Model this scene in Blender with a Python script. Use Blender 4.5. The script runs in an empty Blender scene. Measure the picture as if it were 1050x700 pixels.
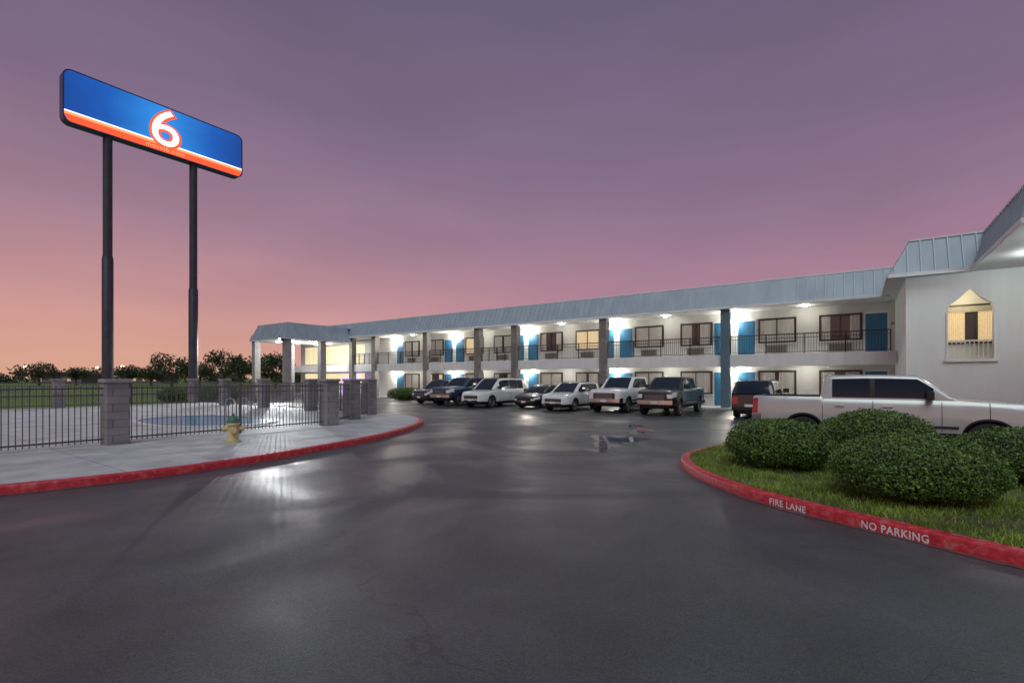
import bpy, bmesh, math, random
import numpy as np
from mathutils import Vector, Matrix
random.seed(7); rng=np.random.default_rng(7)
S=bpy.context.scene
A0=math.radians(-35.3); CX,SX=math.cos(A0),math.sin(A0)
def W0(x,y): return (17.2+CX*x-SX*y, 22+SX*x+CX*y)      # site frame
BO=(19.0,24.53)                                          # building frame origin
def srgb(r,g,b):
    f=lambda c:(c/255/12.92) if c/255<=.04045 else ((c/255+.055)/1.055)**2.4
    return (f(r),f(g),f(b))
# ------------------------------------------------------------ materials
def M(name,col,rough=.6,metal=0,var=.12,scale=2.5,bump=0,bscale=60,emit=0,ecol=None,coat=0,island=0,spec=.5,var2=0,streak=0):
    m=bpy.data.materials.new(name); m.use_nodes=True; nt=m.node_tree; N=nt.nodes; Lk=nt.links
    p=N['Principled BSDF']; p.inputs['Roughness'].default_value=rough; p.inputs['Metallic'].default_value=metal
    p.inputs['Coat Weight'].default_value=coat; p.inputs['Coat Roughness'].default_value=.05
    p.inputs['Specular IOR Level'].default_value=spec
    tc=N.new('ShaderNodeTexCoord'); n=N.new('ShaderNodeTexNoise'); n.inputs['Scale'].default_value=scale; n.inputs['Detail'].default_value=6
    if streak:
        mp=N.new('ShaderNodeMapping'); mp.inputs['Scale'].default_value=(1,1,.12); Lk.new(tc.outputs['Object'],mp.inputs[0]); Lk.new(mp.outputs[0],n.inputs['Vector'])
    else: Lk.new(tc.outputs['Object'],n.inputs['Vector'])
    fac=n.outputs['Fac']
    r=N.new('ShaderNodeMapRange'); r.inputs[1].default_value=.3; r.inputs[2].default_value=.7
    r.inputs[3].default_value=1-var; r.inputs[4].default_value=1+var; Lk.new(fac,r.inputs[0]); val=r.outputs[0]
    if island:
        g=N.new('ShaderNodeNewGeometry'); r2=N.new('ShaderNodeMapRange'); r2.inputs[3].default_value=1-island; r2.inputs[4].default_value=1+island
        Lk.new(g.outputs['Random Per Island'],r2.inputs[0]); mu=N.new('ShaderNodeMath'); mu.operation='MULTIPLY'; Lk.new(val,mu.inputs[0]); Lk.new(r2.outputs[0],mu.inputs[1]); val=mu.outputs[0]
    mx=N.new('ShaderNodeVectorMath'); mx.operation='SCALE'; mx.inputs[0].default_value=col; Lk.new(val,mx.inputs['Scale'])
    Lk.new(mx.outputs[0],p.inputs['Base Color'])
    if bump:
        nb=N.new('ShaderNodeTexNoise'); nb.inputs['Scale'].default_value=bscale; nb.inputs['Detail'].default_value=4; Lk.new(tc.outputs['Object'],nb.inputs['Vector'])
        b=N.new('ShaderNodeBump'); b.inputs['Strength'].default_value=bump; b.inputs['Distance'].default_value=.02; Lk.new(nb.outputs[0],b.inputs['Height']); Lk.new(b.outputs[0],p.inputs['Normal'])
    if emit:
        p.inputs['Emission Color'].default_value=(*(ecol or col),1); p.inputs['Emission Strength'].default_value=emit
    return m
def asphalt():
    m=bpy.data.materials.new('asphalt'); m.use_nodes=True; nt=m.node_tree; N=nt.nodes; L=nt.links; p=N['Principled BSDF']
    tc=N.new('ShaderNodeTexCoord')
    def noise(s,d=5,dist=0):
        n=N.new('ShaderNodeTexNoise'); n.inputs['Scale'].default_value=s; n.inputs['Detail'].default_value=d; n.inputs['Distortion'].default_value=dist; L.new(tc.outputs['Object'],n.inputs['Vector']); return n.outputs['Fac']
    def mr(i,a,b,c,d):
        r=N.new('ShaderNodeMapRange'); 
        for k,v in zip((1,2,3,4),(a,b,c,d)): r.inputs[k].default_value=v
        L.new(i,r.inputs[0]); return r.outputs[0]
    def mul(a,b):
        u=N.new('ShaderNodeMath'); u.operation='MULTIPLY'; L.new(a,u.inputs[0]); L.new(b,u.inputs[1]); return u.outputs[0]
    big=noise(.13,4,.6); mid=noise(1.1,6); fine=noise(90,3)
    v=mul(mul(mr(big,.3,.7,1.35,.7),mr(mid,.3,.7,.8,1.2)),mr(fine,.3,.7,.5,1.5))
    vo=N.new('ShaderNodeTexVoronoi'); vo.feature='DISTANCE_TO_EDGE'; vo.inputs['Scale'].default_value=.16
    ad=N.new('ShaderNodeVectorMath'); ad.operation='ADD'; nn=N.new('ShaderNodeTexNoise'); nn.inputs['Scale'].default_value=.9; nn.inputs['Detail'].default_value=6; L.new(tc.outputs['Object'],nn.inputs['Vector'])
    sc=N.new('ShaderNodeVectorMath'); sc.operation='SCALE'; sc.inputs['Scale'].default_value=2.2; L.new(nn.outputs['Color'],sc.inputs[0]); L.new(tc.outputs['Object'],ad.inputs[0]); L.new(sc.outputs[0],ad.inputs[1]); L.new(ad.outputs[0],vo.inputs['Vector'])
    v=mul(v,mr(vo.outputs['Distance'],0,.0035,.55,1))
    c=N.new('ShaderNodeVectorMath'); c.operation='SCALE'; c.inputs[0].default_value=(.052,.058,.058); L.new(v,c.inputs['Scale']); L.new(c.outputs[0],p.inputs['Base Color'])
    wet=noise(.32,6,1.2)
    L.new(mul(mr(wet,.42,.62,1,.62),mr(big,.35,.65,.66,.44)),p.inputs['Roughness']); p.inputs['Specular IOR Level'].default_value=.45
    b=N.new('ShaderNodeBump'); b.inputs['Strength'].default_value=.5; b.inputs['Distance'].default_value=.006; L.new(fine,b.inputs['Height']); L.new(b.outputs[0],p.inputs['Normal'])
    return m
def concrete(name,base,bw,bh,rot,mortar=.012,off=0):
    m=bpy.data.materials.new(name); m.use_nodes=True; nt=m.node_tree; N=nt.nodes; L=nt.links; p=N['Principled BSDF']; p.inputs['Roughness'].default_value=.62
    tc=N.new('ShaderNodeTexCoord'); mp=N.new('ShaderNodeMapping'); mp.inputs['Rotation'].default_value=rot; L.new(tc.outputs['Object'],mp.inputs[0])
    b=N.new('ShaderNodeTexBrick'); b.offset=off; b.inputs['Scale'].default_value=1; b.inputs['Brick Width'].default_value=bw; b.inputs['Row Height'].default_value=bh; b.inputs['Mortar Size'].default_value=mortar
    b.inputs['Color1'].default_value=(*[c*.93 for c in base],1); b.inputs['Color2'].default_value=(*[c*1.07 for c in base],1); b.inputs['Mortar'].default_value=(*[c*.5 for c in base],1); L.new(mp.outputs[0],b.inputs['Vector'])
    n=N.new('ShaderNodeTexNoise'); n.inputs['Scale'].default_value=1.3; n.inputs['Detail'].default_value=8; L.new(tc.outputs['Object'],n.inputs['Vector'])
    r=N.new('ShaderNodeMapRange'); r.inputs[1].default_value=.3; r.inputs[2].default_value=.7; r.inputs[3].default_value=.72; r.inputs[4].default_value=1.2; L.new(n.outputs[0],r.inputs[0])
    s=N.new('ShaderNodeVectorMath'); s.operation='SCALE'; L.new(b.outputs[0],s.inputs[0]); L.new(r.outputs[0],s.inputs['Scale']); L.new(s.outputs[0],p.inputs['Base Color'])
    bu=N.new('ShaderNodeBump'); bu.inputs['Strength'].default_value=.3; bu.inputs['Distance'].default_value=.01; L.new(b.outputs['Fac'],bu.inputs['Height']); bu.invert=True; L.new(bu.outputs[0],p.inputs['Normal'])
    return m
def wornpaint(name,col,under,thr=.62):
    m=bpy.data.materials.new(name); m.use_nodes=True; nt=m.node_tree; N=nt.nodes; L=nt.links; p=N['Principled BSDF']; p.inputs['Roughness'].default_value=.5
    tc=N.new('ShaderNodeTexCoord'); n=N.new('ShaderNodeTexNoise'); n.inputs['Scale'].default_value=9; n.inputs['Detail'].default_value=9; n.inputs['Roughness'].default_value=.7; L.new(tc.outputs['Object'],n.inputs[0])
    cr=N.new('ShaderNodeValToRGB'); e=cr.color_ramp.elements; e[0].position=thr-.14; e[0].color=(*col,1); e[1].position=thr+.06; e[1].color=(*under,1)
    k=cr.color_ramp.elements.new(.36); k.color=(*[c*.6 for c in col],1)
    L.new(n.outputs[0],cr.inputs[0]); L.new(cr.outputs[0],p.inputs['Base Color']); return m

mAs=asphalt()
mConc=concrete('sidewalk_concrete',(.42,.43,.43),1.6,1.6,(0,0,-A0))
mBlock=concrete('pillar_block',(.22,.23,.235),.4,.2,(math.pi/2,0,0),.008,.5)
mRed=wornpaint('red_kerb_paint',(.50,.022,.035),(.42,.2,.19),.66)
mRed2=wornpaint('red_gutter_paint',(.52,.07,.09),(.07,.065,.07),.50)
mWhiteP=wornpaint('white_stencil_paint',(.78,.74,.74),(.55,.25,.25),.66)
mLine=wornpaint('line_paint',(.40,.40,.38),(.08,.08,.085),.52)
mGround=M('ground_grass',(.11,.175,.03),.95,var=.45,scale=.08)
mSoil=M('soil',(.10,.10,.035),.95,var=.5,scale=2.2,bump=.6,bscale=30)
mBlade=M('grass_blade',(.16,.24,.03),.6,var=.5,scale=1.6,island=.45)
mLeaf=M('bush_leaf',(.085,.16,.03),.5,var=.35,scale=4,island=.55,spec=.3)
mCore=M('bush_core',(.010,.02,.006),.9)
mTreeL=M('tree_leaf',(.04,.07,.028),.7,var=.3,scale=.6,island=.5)
mBark=M('bark',(.06,.045,.035),.9,var=.3,scale=8,bump=.6)
mStucco=M('white_stucco',(.66,.70,.69),.85,var=.08,scale=1.2,bump=.25,bscale=40,streak=1)
mWallIn=M('cream_wall',(.60,.61,.58),.8,var=.07,scale=1.2,bump=.1,streak=1)
mTrim=M('white_trim',(.70,.73,.73),.6,var=.05)
mCol=concrete('column_block',(.21,.20,.19),.4,.2,(math.pi/2,0,0),.006,.5)
mColB=M('blue_column_paint',(.09,.15,.20),.6)
mRoof=M('metal_roof',(.31,.39,.45),.5,.1,var=.12,scale=1.2,streak=1)
mSeam=M('metal_seam',(.37,.45,.52),.45,.1)
mDoor=M('blue_door',(.022,.13,.25),.5,var=.06)
mBronze=M('bronze_frame',(.05,.04,.035),.45,.3)
mGlassW=M('window_glass',(.03,.035,.045),.06,var=.05,spec=.8)
mCurt=M('curtain',(.46,.45,.42),.8,var=.1,scale=14)
mCurtLit=M('curtain_lit',(.5,.42,.28),.8,var=.15,scale=10,emit=.45,ecol=(1,.74,.42))
mBlack=M('black_metal',(.02,.02,.022),.4,.5)
mFence=M('fence_metal',(.10,.11,.115),.45,.4)
mLamp=M('lamp_glass',(1,1,1),.4,emit=40,ecol=(1,.95,.86))
mSof=M('soffit_white',(.70,.71,.70),.7,var=.04)
mAC=M('ac_grille',(.3,.28,.25),.6)
mWalk=M('walk_concrete',(.38,.37,.36),.8,var=.15)
mSlab=M('slab_white',(.66,.69,.69),.7,var=.08,streak=1)
# ------------------------------------------------------------ mesh builder
class MB:
    def __init__(s): s.v=[]; s.f=[]; s.m=[]
    def face(s,pts,mi=0):
        b=len(s.v); s.v+=[tuple(p) for p in pts]; s.f.append(tuple(range(b,b+len(pts)))); s.m.append(mi)
    def box(s,x0,x1,y0,y1,z0,z1,mi=0,T=None):
        c=[(x0,y0,z0),(x1,y0,z0),(x1,y1,z0),(x0,y1,z0),(x0,y0,z1),(x1,y0,z1),(x1,y1,z1),(x0,y1,z1)]
        if T: c=[T(*p) for p in c]
        b=len(s.v); s.v+=c
        for q in ((0,3,2,1),(4,5,6,7),(0,1,5,4),(1,2,6,5),(2,3,7,6),(3,0,4,7)): s.f.append(tuple(b+i for i in q)); s.m.append(mi)
    def cyl(s,p0,p1,r0,r1=None,n=12,mi=0,cap=True):
        r1=r0 if r1 is None else r1
        p0,p1=Vector(p0),Vector(p1); d=(p1-p0).normalized(); a=d.orthogonal().normalized(); c=d.cross(a); b=len(s.v)
        for p,r in ((p0,r0),(p1,r1)):
            for i in range(n):
                t=2*math.pi*i/n; s.v.append(tuple(p+a*r*math.cos(t)+c*r*math.sin(t)))
        for i in range(n): s.f.append((b+i,b+(i+1)%n,b+n+(i+1)%n,b+n+i)); s.m.append(mi)
        if cap: s.f.append(tuple(b+i for i in range(n))[::-1]); s.m.append(mi); s.f.append(tuple(b+n+i for i in range(n))); s.m.append(mi)
    def lathe(s,prof,c,axis='z',n=20,mi=0):
        b=len(s.v)
        for r,h in prof:
            for i in range(n):
                t=2*math.pi*i/n
                q=(r*math.cos(t),r*math.sin(t),h) if axis=='z' else (r*math.cos(t),h,r*math.sin(t))
                s.v.append((c[0]+q[0],c[1]+q[1],c[2]+q[2]))
        for j in range(len(prof)-1):
            for i in range(n): s.f.append((b+j*n+i,b+j*n+(i+1)%n,b+(j+1)*n+(i+1)%n,b+(j+1)*n+i)); s.m.append(mi)
    def prism(s,poly,y0,y1,mi=0):
        n=len(poly); b=len(s.v); s.v+=[(x,y0,z) for x,z in poly]+[(x,y1,z) for x,z in poly]
        s.f.append(tuple(range(b,b+n))); s.f.append(tuple(range(b+2*n-1,b+n-1,-1))); s.m+=[mi,mi]
        for i in range(n): s.f.append((b+i,b+n+i,b+n+(i+1)%n,b+(i+1)%n)); s.m.append(mi)
    def obj(s,name,mats,parent=None,bevel=0,smooth=0,fix=True):
        me=bpy.data.meshes.new(name); me.from_pydata(s.v,[],s.f); me.polygons.foreach_set('material_index',s.m)
        for m in mats: me.materials.append(m)
        if fix or smooth:
            bm=bmesh.new(); bm.from_mesh(me)
            if smooth: bmesh.ops.remove_doubles(bm,verts=bm.verts,dist=.0005)
            bmesh.ops.recalc_face_normals(bm,faces=bm.faces)
            if smooth:
                for f in bm.faces: f.smooth=True
                for e in bm.edges:
                    if len(e.link_faces)==2 and e.calc_face_angle(0)>math.radians(smooth): e.smooth=False
            bm.to_mesh(me); bm.free()
        o=bpy.data.objects.new(name,me); S.collection.objects.link(o)
        if parent: o.parent=parent
        if bevel:
            md=o.modifiers.new('b','BEVEL'); md.width=bevel; md.segments=2; md.limit_method='ANGLE'
        return o
def empty(name,loc=(0,0,0),ang=0):
    o=bpy.data.objects.new(name,None); o.location=loc; o.rotation_euler=(0,0,ang); S.collection.objects.link(o); return o
def plight(name,loc,power,col=(1,.92,.80),rad=.07,parent=None):
    l=bpy.data.lights.new(name,'POINT'); l.energy=power; l.color=col; l.shadow_soft_size=rad
    o=bpy.data.objects.new(name,l); o.location=loc; S.collection.objects.link(o)
    if parent: o.parent=parent
    return o
def textmesh(body,size,offset=0,spacing=1):
    c=bpy.data.curves.new('t','FONT'); c.body=body; c.size=size; c.offset=offset; c.space_character=spacing; c.resolution_u=6
    o=bpy.data.objects.new('t',c); S.collection.objects.link(o); bpy.context.view_layer.update()
    me=bpy.data.meshes.new_from_object(o.evaluated_get(bpy.context.evaluated_depsgraph_get()))
    v=[tuple(x.co) for x in me.vertices]; f=[tuple(p.vertices) for p in me.polygons]
    bpy.data.objects.remove(o); bpy.data.meshes.remove(me); return v,f
# ------------------------------------------------------------ world
w=bpy.data.worlds.new('World'); S.world=w; w.use_nodes=True; nt=w.node_tree; N=nt.nodes; L=nt.links
bg=N['Background']; tc=N.new('ShaderNodeTexCoord'); sp=N.new('ShaderNodeSeparateXYZ'); L.new(tc.outputs['Generated'],sp.inputs[0])
def ramp(stops):
    c=N.new('ShaderNodeValToRGB'); e=c.color_ramp.elements
    while len(e)>1: e.remove(e[-1])
    e[0].position=stops[0][0]; e[0].color=(*srgb(*stops[0][1]),1)
    for p,k in stops[1:]: x=e.new(p); x.color=(*srgb(*k),1)
    L.new(sp.outputs['Z'],c.inputs[0]); return c
rl=ramp([(0,(216,166,142)),(.06,(210,157,143)),(.14,(194,143,145)),(.27,(159,124,144)),(.42,(126,105,131)),(.6,(106,92,117)),(.8,(116,112,134)),(1,(130,135,160))])
rr=ramp([(0,(196,144,149)),(.06,(190,139,151)),(.14,(174,129,149)),(.27,(149,117,143)),(.42,(125,105,132)),(.6,(106,92,118)),(.8,(116,112,134)),(1,(130,135,160))])
mx=N.new('ShaderNodeMixRGB'); r=N.new('ShaderNodeMapRange'); r.inputs[1].default_value=-.6; r.inputs[2].default_value=.3; L.new(sp.outputs['X'],r.inputs[0]); L.new(r.outputs[0],mx.inputs[0]); L.new(rl.outputs[0],mx.inputs[1]); L.new(rr.outputs[0],mx.inputs[2])
mp=N.new('ShaderNodeMapping'); mp.inputs['Scale'].default_value=(1.2,1.2,5); mp.inputs['Rotation'].default_value=(.1,.12,0); L.new(tc.outputs['Generated'],mp.inputs[0])
n=N.new('ShaderNodeTexNoise'); n.inputs['Scale'].default_value=1.6; n.inputs['Detail'].default_value=5; L.new(mp.outputs[0],n.inputs[0])
r=N.new('ShaderNodeMapRange'); r.inputs[1].default_value=.3; r.inputs[2].default_value=.7; r.inputs[3].default_value=.91; r.inputs[4].default_value=1.09; L.new(n.outputs[0],r.inputs[0])
sc=N.new('ShaderNodeVectorMath'); sc.operation='SCALE'; L.new(mx.outputs[0],sc.inputs[0]); L.new(r.outputs[0],sc.inputs['Scale'])
sky=N.new('ShaderNodeTexSky'); sky.sky_type='NISHITA'; sky.sun_disc=False; sky.sun_elevation=math.radians(1); sky.sun_rotation=math.radians(200)
s2=N.new('ShaderNodeVectorMath'); s2.operation='SCALE'; s2.inputs['Scale'].default_value=.01; L.new(sky.outputs[0],s2.inputs[0])
ad=N.new('ShaderNodeVectorMath'); L.new(sc.outputs[0],ad.inputs[0]); L.new(s2.outputs[0],ad.inputs[1]); L.new(ad.outputs[0],bg.inputs[0]); bg.inputs[1].default_value=1
sl=bpy.data.lights.new('sun','SUN'); sl.energy=1.3; sl.angle=math.radians(40); sl.color=(.90,1,.96); so=bpy.data.objects.new('sun',sl); S.collection.objects.link(so)
so.rotation_euler=(math.radians(38),0,math.radians(-12))
# ------------------------------------------------------------ ground
mb=MB(); mb.face([(-2500,-2500,0),(2500,-2500,0),(2500,2500,0),(-2500,2500,0)]); mb.obj('ground',[mGround])
mb=MB(); mb.face([(*W0(x,y),.006) for x,y in [(-39.8,-70),(45,-70),(45,30),(-75,30),(-75,-8),(-39.8,-8)]]); mb.obj('parking_lot',[mAs])
mb=MB()
for d0_,d1_ in ((105,116),):
    mb.face([(-400,d0_,.006),(-32,d0_-10,.006),(-32,d1_-10,.006),(-400,d1_,.006)])
mb.obj('distant_road',[mAs])
mb=MB()
for x in (-3.6,-6.7,-10.85,-13.8,-16.7,-19.6,-22.6,-25.7,-28.8):
    mb.face([(*W0(a,b),.011) for a,b in ((x-.05,-4.2),(x+.05,-4.2),(x+.05,1.6),(x-.05,1.6))])
mb.obj('parking_lines',[mLine])
def catmull(P,step=.12):
    out=[]; n=len(P)
    for i in range(n-1):
        p0=Vector(P[max(i-1,0)]);p1=Vector(P[i]);p2=Vector(P[i+1]);p3=Vector(P[min(i+2,n-1)])
        k=max(2,int((p2-p1).length/step))
        for j in range(k):
            t=j/k; out.append(.5*((2*p1)+(-p0+p2)*t+(2*p0-5*p1+4*p2-p3)*t*t+(-p0+3*p1-3*p2+p3)*t**3))
    out.append(Vector(P[-1])); return out
def kerb(pts,name,parent,closed=False,wd=.17,h=.15,gut=.10):
    n=len(pts); mb=MB(); rings=[]; nor=[]
    for i in range(n):
        a=pts[i-1] if (i or closed) else pts[0]; b=pts[(i+1)%n] if (i<n-1 or closed) else pts[-1]
        d=(b-a).normalized(); nor.append(Vector((-d.y,d.x)))
    prof=[(0,-.02,0),(0,h-.03,0),(.009,h-.009,0),(.03,h,0),(wd,h,0),(wd,-.02,0)]
    for i in range(n):
        p=pts[i]; q=nor[i]; rings.append([(p.x+q.x*a,p.y+q.y*a,z) for a,z,_ in prof])
    m=n if closed else n-1
    gw=lambda i: gut*(1+.25*math.sin(i*.23)+.15*math.sin(i*.71)+.35*mn.noise(Vector((i*.9,2,0))))
    for i in range(m):
        A,B=rings[i],rings[(i+1)%n]
        for j in range(len(prof)-1): mb.face([A[j],B[j],B[j+1],A[j+1]],0)
        p,q,p2,q2=pts[i],nor[i],pts[(i+1)%n],nor[(i+1)%n]
        g1=gw(i); g2=gw(i+1)
        mb.face([(p.x-q.x*g1,p.y-q.y*g1,.012),(p2.x-q2.x*g2,p2.y-q2.y*g2,.012),(p2.x-q2.x*.001,p2.y-q2.y*.001,.012),(p.x-q.x*.001,p.y-q.y*.001,.012)],1)
    o=mb.obj(name,[mRed,mRed2],parent,smooth=60); return nor
from mathutils import noise as mn
kp=catmull([(-22,-2),(-14,3.4),(-10,6.25),(-8.1,7.75),(-7.2,8.5),(-6.2,9.7),(-5.2,11.6),(-4.2,14.2),(-3.62,17.4),(-3.62,19.9),(-4.4,22.3),(-5.7,23.8),W0(-21.2,-11.9)])
swr=empty('sidewalk'); nor=kerb(kp,'kerb',swr)
inner=[(p.x+q.x*.165,p.y+q.y*.165) for p,q in zip(kp,nor)]
poly=inner+[W0(-39.7,-11.9),W0(-39.7,-42)]
mb=MB(); mb.face([(x,y,.146) for x,y in poly]); mb.obj('pavement',[mConc],swr)
# ------------------------------------------------------------ island
ip=[(5.5,12.5),(4.6,11.95),(3.85,11.0),(3.52,10),(3.45,8.9),(3.62,7.65),(4.02,6.6),(4.52,5.64),(5.05,4.7),(5.9,3.4),(7.4,2.2),(10,1.6),(12.3,3),(13.1,5.4),(12.4,7.7),(9,10.1),(6.9,11.6)]
P=ip+[ip[0]]
ic=catmull([ip[-1]]+P+[ip[1]],.1)
d0=min(range(len(ic)//2),key=lambda i:(ic[i]-Vector(ip[0])).length); d1=max(range(len(ic)//2,len(ic)),key=lambda i:-(ic[i]-Vector(ip[0])).length)
ic=ic[d0:d1]
isl=empty('landscape_island'); inor=kerb(ic,'kerb',isl,closed=True,gut=.09)
ipoly=[(p.x+q.x*.165,p.y+q.y*.165) for p,q in zip(ic,inor)]
mb=MB(); mb.face([(x,y,.14) for x,y in ipoly]); mb.obj('soil_bed',[mSoil],isl)
def inside(x,y,poly):
    c=False; j=len(poly)-1
    for i in range(len(poly)):
        xi,yi=poly[i]; xj,yj=poly[j]
        if (yi>y)!=(yj>y) and x<(xj-xi)*(y-yi)/(yj-yi)+xi: c=not c
        j=i
    return c
vs=[];fs=[]
for k in range(110000):
    x=rng.uniform(3.3,10.5); y=rng.uniform(3.6,12.6)
    if x/y>1.15: continue
    if mn.noise(Vector((x*1.3,y*1.3,0)))+.5*mn.noise(Vector((x*4,y*4,3)))<-.16 and rng.random()<.8: continue
    if not inside(x,y,ipoly): continue
    h=rng.uniform(.03,.085); a=rng.uniform(0,6.28); dx,dy=.007*math.cos(a),.007*math.sin(a); lx,ly=rng.normal(0,.028,2); b=len(vs)
    vs+=[(x-dx,y-dy,.138),(x+dx,y+dy,.138),(x+lx,y+ly,.14+h)]; fs.append((b,b+1,b+2))
me=bpy.data.meshes.new('grass'); me.from_pydata(vs,[],fs); me.materials.append(mBlade); o=bpy.data.objects.new('grass',me); S.collection.objects.link(o)
cum=[0]
for i in range(1,len(ic)): cum.append(cum[-1]+(ic[i]-ic[i-1]).length)
def onk(s):
    i=max(0,min(len(cum)-2,int(np.searchsorted(cum,s))-1)); t=(s-cum[i])/(cum[i+1]-cum[i]); p=ic[i].lerp(ic[i+1],t); q=inor[i].lerp(inor[i+1],t); return p,q
def ktext(body,start,length,h,name):
    v,f=textmesh(body,1,.03,1.12); x1=max(a[0] for a in v); x0=min(a[0] for a in v); ym=max(a[1] for a in v)
    s0=cum[min(range(len(ic)),key=lambda i:(ic[i]-Vector(start)).length)]; out=[]
    for x,y,_ in v:
        p,q=onk(s0+(x-x0)/(x1-x0)*length); z=.018+y/ym*h; off=-.003
        out.append((p.x+q.x*off,p.y+q.y*off,z))
    me=bpy.data.meshes.new(name); me.from_pydata(out,[],f); me.materials.append(mWhiteP); o=bpy.data.objects.new(name,me); S.collection.objects.link(o); o.parent=isl
ktext('NO PARKING',(4.34,5.98),.68,.09,'stencil_no_parking')
ktext('FIRE LANE',(3.77,7.17),.56,.09,'stencil_fire_lane')
# puddle
mWater=M('wet_puddle',(.04,.042,.048),.06,var=.1,spec=.7)
mb=MB()
for (ox,oy,sx_,sy_,sd) in ((3.1,14.6,.7,1.3,1),(4.6,17.6,.35,1.6,2.3),(2.2,12.6,.25,.5,4)):
    pp=[]
    for i in range(60):
        t=i/60*6.283; rr_=1+.3*math.sin(3*t+sd)+.18*math.sin(5*t+sd)+.1*math.sin(11*t)+.07*math.sin(17*t+sd); pp.append((ox+sx_*rr_*math.cos(t)+.35*math.sin(t),oy+sy_*rr_*math.sin(t),.011))
    mb.face(pp)
mb.obj('puddle',[mWater])
# ------------------------------------------------------------ bushes
def leaves(n,fn,size,cup=.5):
    vs=np.empty((n*4,3)); 
    for i in range(n):
        c,nr=fn(); a=Vector(nr)+Vector(rng.normal(0,cup,3)); a.normalize(); t=a.orthogonal().normalized(); t=Matrix.Rotation(rng.uniform(0,6.28),3,a)@t; b=a.cross(t); s=size*rng.uniform(.6,1.3)
        c=Vector(c)
        vs[i*4]=c-t*s; vs[i*4+1]=c-b*s*.55; vs[i*4+2]=c+t*s; vs[i*4+3]=c+b*s*.55
    return vs
def bush(x,y,rx,ry,h,n=11000,size=.026,z0=.14,seed=0):
    e=empty('bush',(x,y,z0)); c0=h*.45; EX=2.15
    def rad(d): return 1+.07*mn.noise(Vector(d)*1.8+Vector((seed*7,0,0)))+.05*mn.noise(Vector(d)*6+Vector((seed,3,0)))
    def fn():
        d=rng.normal(0,1,3); d/=np.linalg.norm(d)
        k=rad(d)*rng.uniform(.90,1.02)*(1+.05*(rng.random()<.04))
        q=(abs(d[0])**EX+abs(d[1])**EX+abs(d[2])**EX)**(-1/EX)
        hz=(h-c0) if d[2]>0 else c0*1.0
        return (d[0]*q*rx*k,d[1]*q*ry*k,max(.01,c0+d[2]*q*hz*k)),(d[0]/rx,d[1]/ry,d[2]/h)
    v=leaves(n,fn,size,.7); me=bpy.data.meshes.new('foliage'); me.from_pydata(v.tolist(),[],[(i*4,i*4+1,i*4+2,i*4+3) for i in range(n)]); me.materials.append(mLeaf)
    o=bpy.data.objects.new('foliage',me); o.parent=e; S.collection.objects.link(o)
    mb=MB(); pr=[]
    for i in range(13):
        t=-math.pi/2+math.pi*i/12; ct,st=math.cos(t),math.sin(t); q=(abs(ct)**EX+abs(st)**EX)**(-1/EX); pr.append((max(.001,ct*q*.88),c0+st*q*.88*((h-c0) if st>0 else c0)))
    mb.lathe(pr,(0,0,0)); mb.v=[(a*rx,b*ry,c) for a,b,c in mb.v]; mb.obj('dark_core',[mCore],e,smooth=80)  # solid core behind the leaves; shade inside the foliage put into its near-black colour
    return e
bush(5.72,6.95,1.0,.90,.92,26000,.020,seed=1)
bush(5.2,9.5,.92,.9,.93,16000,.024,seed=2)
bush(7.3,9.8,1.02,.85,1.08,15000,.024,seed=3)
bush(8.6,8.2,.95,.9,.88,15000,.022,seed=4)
bush(*W0(-33.3,1.2),1.5,1.1,1.1,2500,.06,.0,seed=5)
for i,(px,dd) in enumerate(((176,38),(196,38.5),(214,39),(232,40))):
    bush((px-525)/500*dd,dd,.95,.9,1.15,1800,.06,0,seed=6+i)
mRock=M('rock_stone',(.16,.12,.09),.9,var=.3,scale=6,bump=.5)
for i,(x,y,s) in enumerate(((6.0,8.5,.2),(6.28,8.45,.14),(5.7,8.4,.11))):
    bm=bmesh.new(); bmesh.ops.create_icosphere(bm,subdivisions=3,radius=s)
    for v_ in bm.verts: v_.co*=1+.35*mn.noise(v_.co*6+Vector((i*5,0,0))); v_.co.z*=.8
    me=bpy.data.meshes.new('rock'); bm.to_mesh(me); bm.free(); me.materials.append(mRock); o=bpy.data.objects.new('rock',me); o.location=(x,y,.14+s*.4); S.collection.objects.link(o)
# ------------------------------------------------------------ building
B=empty('motel_building',(*BO,0),A0)
def mansard(mb,A,Bp,inw,iA,iB,sb,z0,z1,step=.42):
    A=Vector(A);Bp=Vector(Bp);inw=Vector(inw);d=(Bp-A);Ln=d.length;d/=Ln
    T0=A+d*iA+inw*sb; T1=Bp-d*iB+inw*sb
    mb.face([(A.x,A.y,z0),(Bp.x,Bp.y,z0),(T1.x,T1.y,z1),(T0.x,T0.y,z1)],0)
    sl=Vector((inw.x*sb,inw.y*sb,z1-z0)); nrm=Vector((d.x,d.y,0)).cross(sl).normalized()
    if nrm.dot(Vector((inw.x,inw.y,0)))>0: nrm=-nrm
    s=min(0,iA)+.2
    while s<Ln-min(0,iB)-.05:
        f0,f1=0,1
        if iA>0 and s<iA: f1=s/iA
        if iB>0 and s>Ln-iB: f1=(Ln-s)/iB
        if s<0: f0=s/iA
        if s>Ln: f0=(s-Ln)/(-iB)
        if f1-f0>.05:
            p=Vector((A.x,A.y,z0))+Vector((d.x,d.y,0))*s; a=p+sl*f0; b=p+sl*f1; e=Vector((d.x,d.y,0))*.02
            q=[a-e,a+e,b+e,b-e]; up=nrm*.05; o=[k+up for k in q]
            mb.face(o,1); mb.face([q[0],q[3],o[3],o[0]],1); mb.face([q[1],q[2],o[2],o[1]],1); mb.face([q[0],q[1],o[1],o[0]],1)
        s+=step
ZS,ZF,ZE,ZR=3.24,2.55,6.05,7.48
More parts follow.
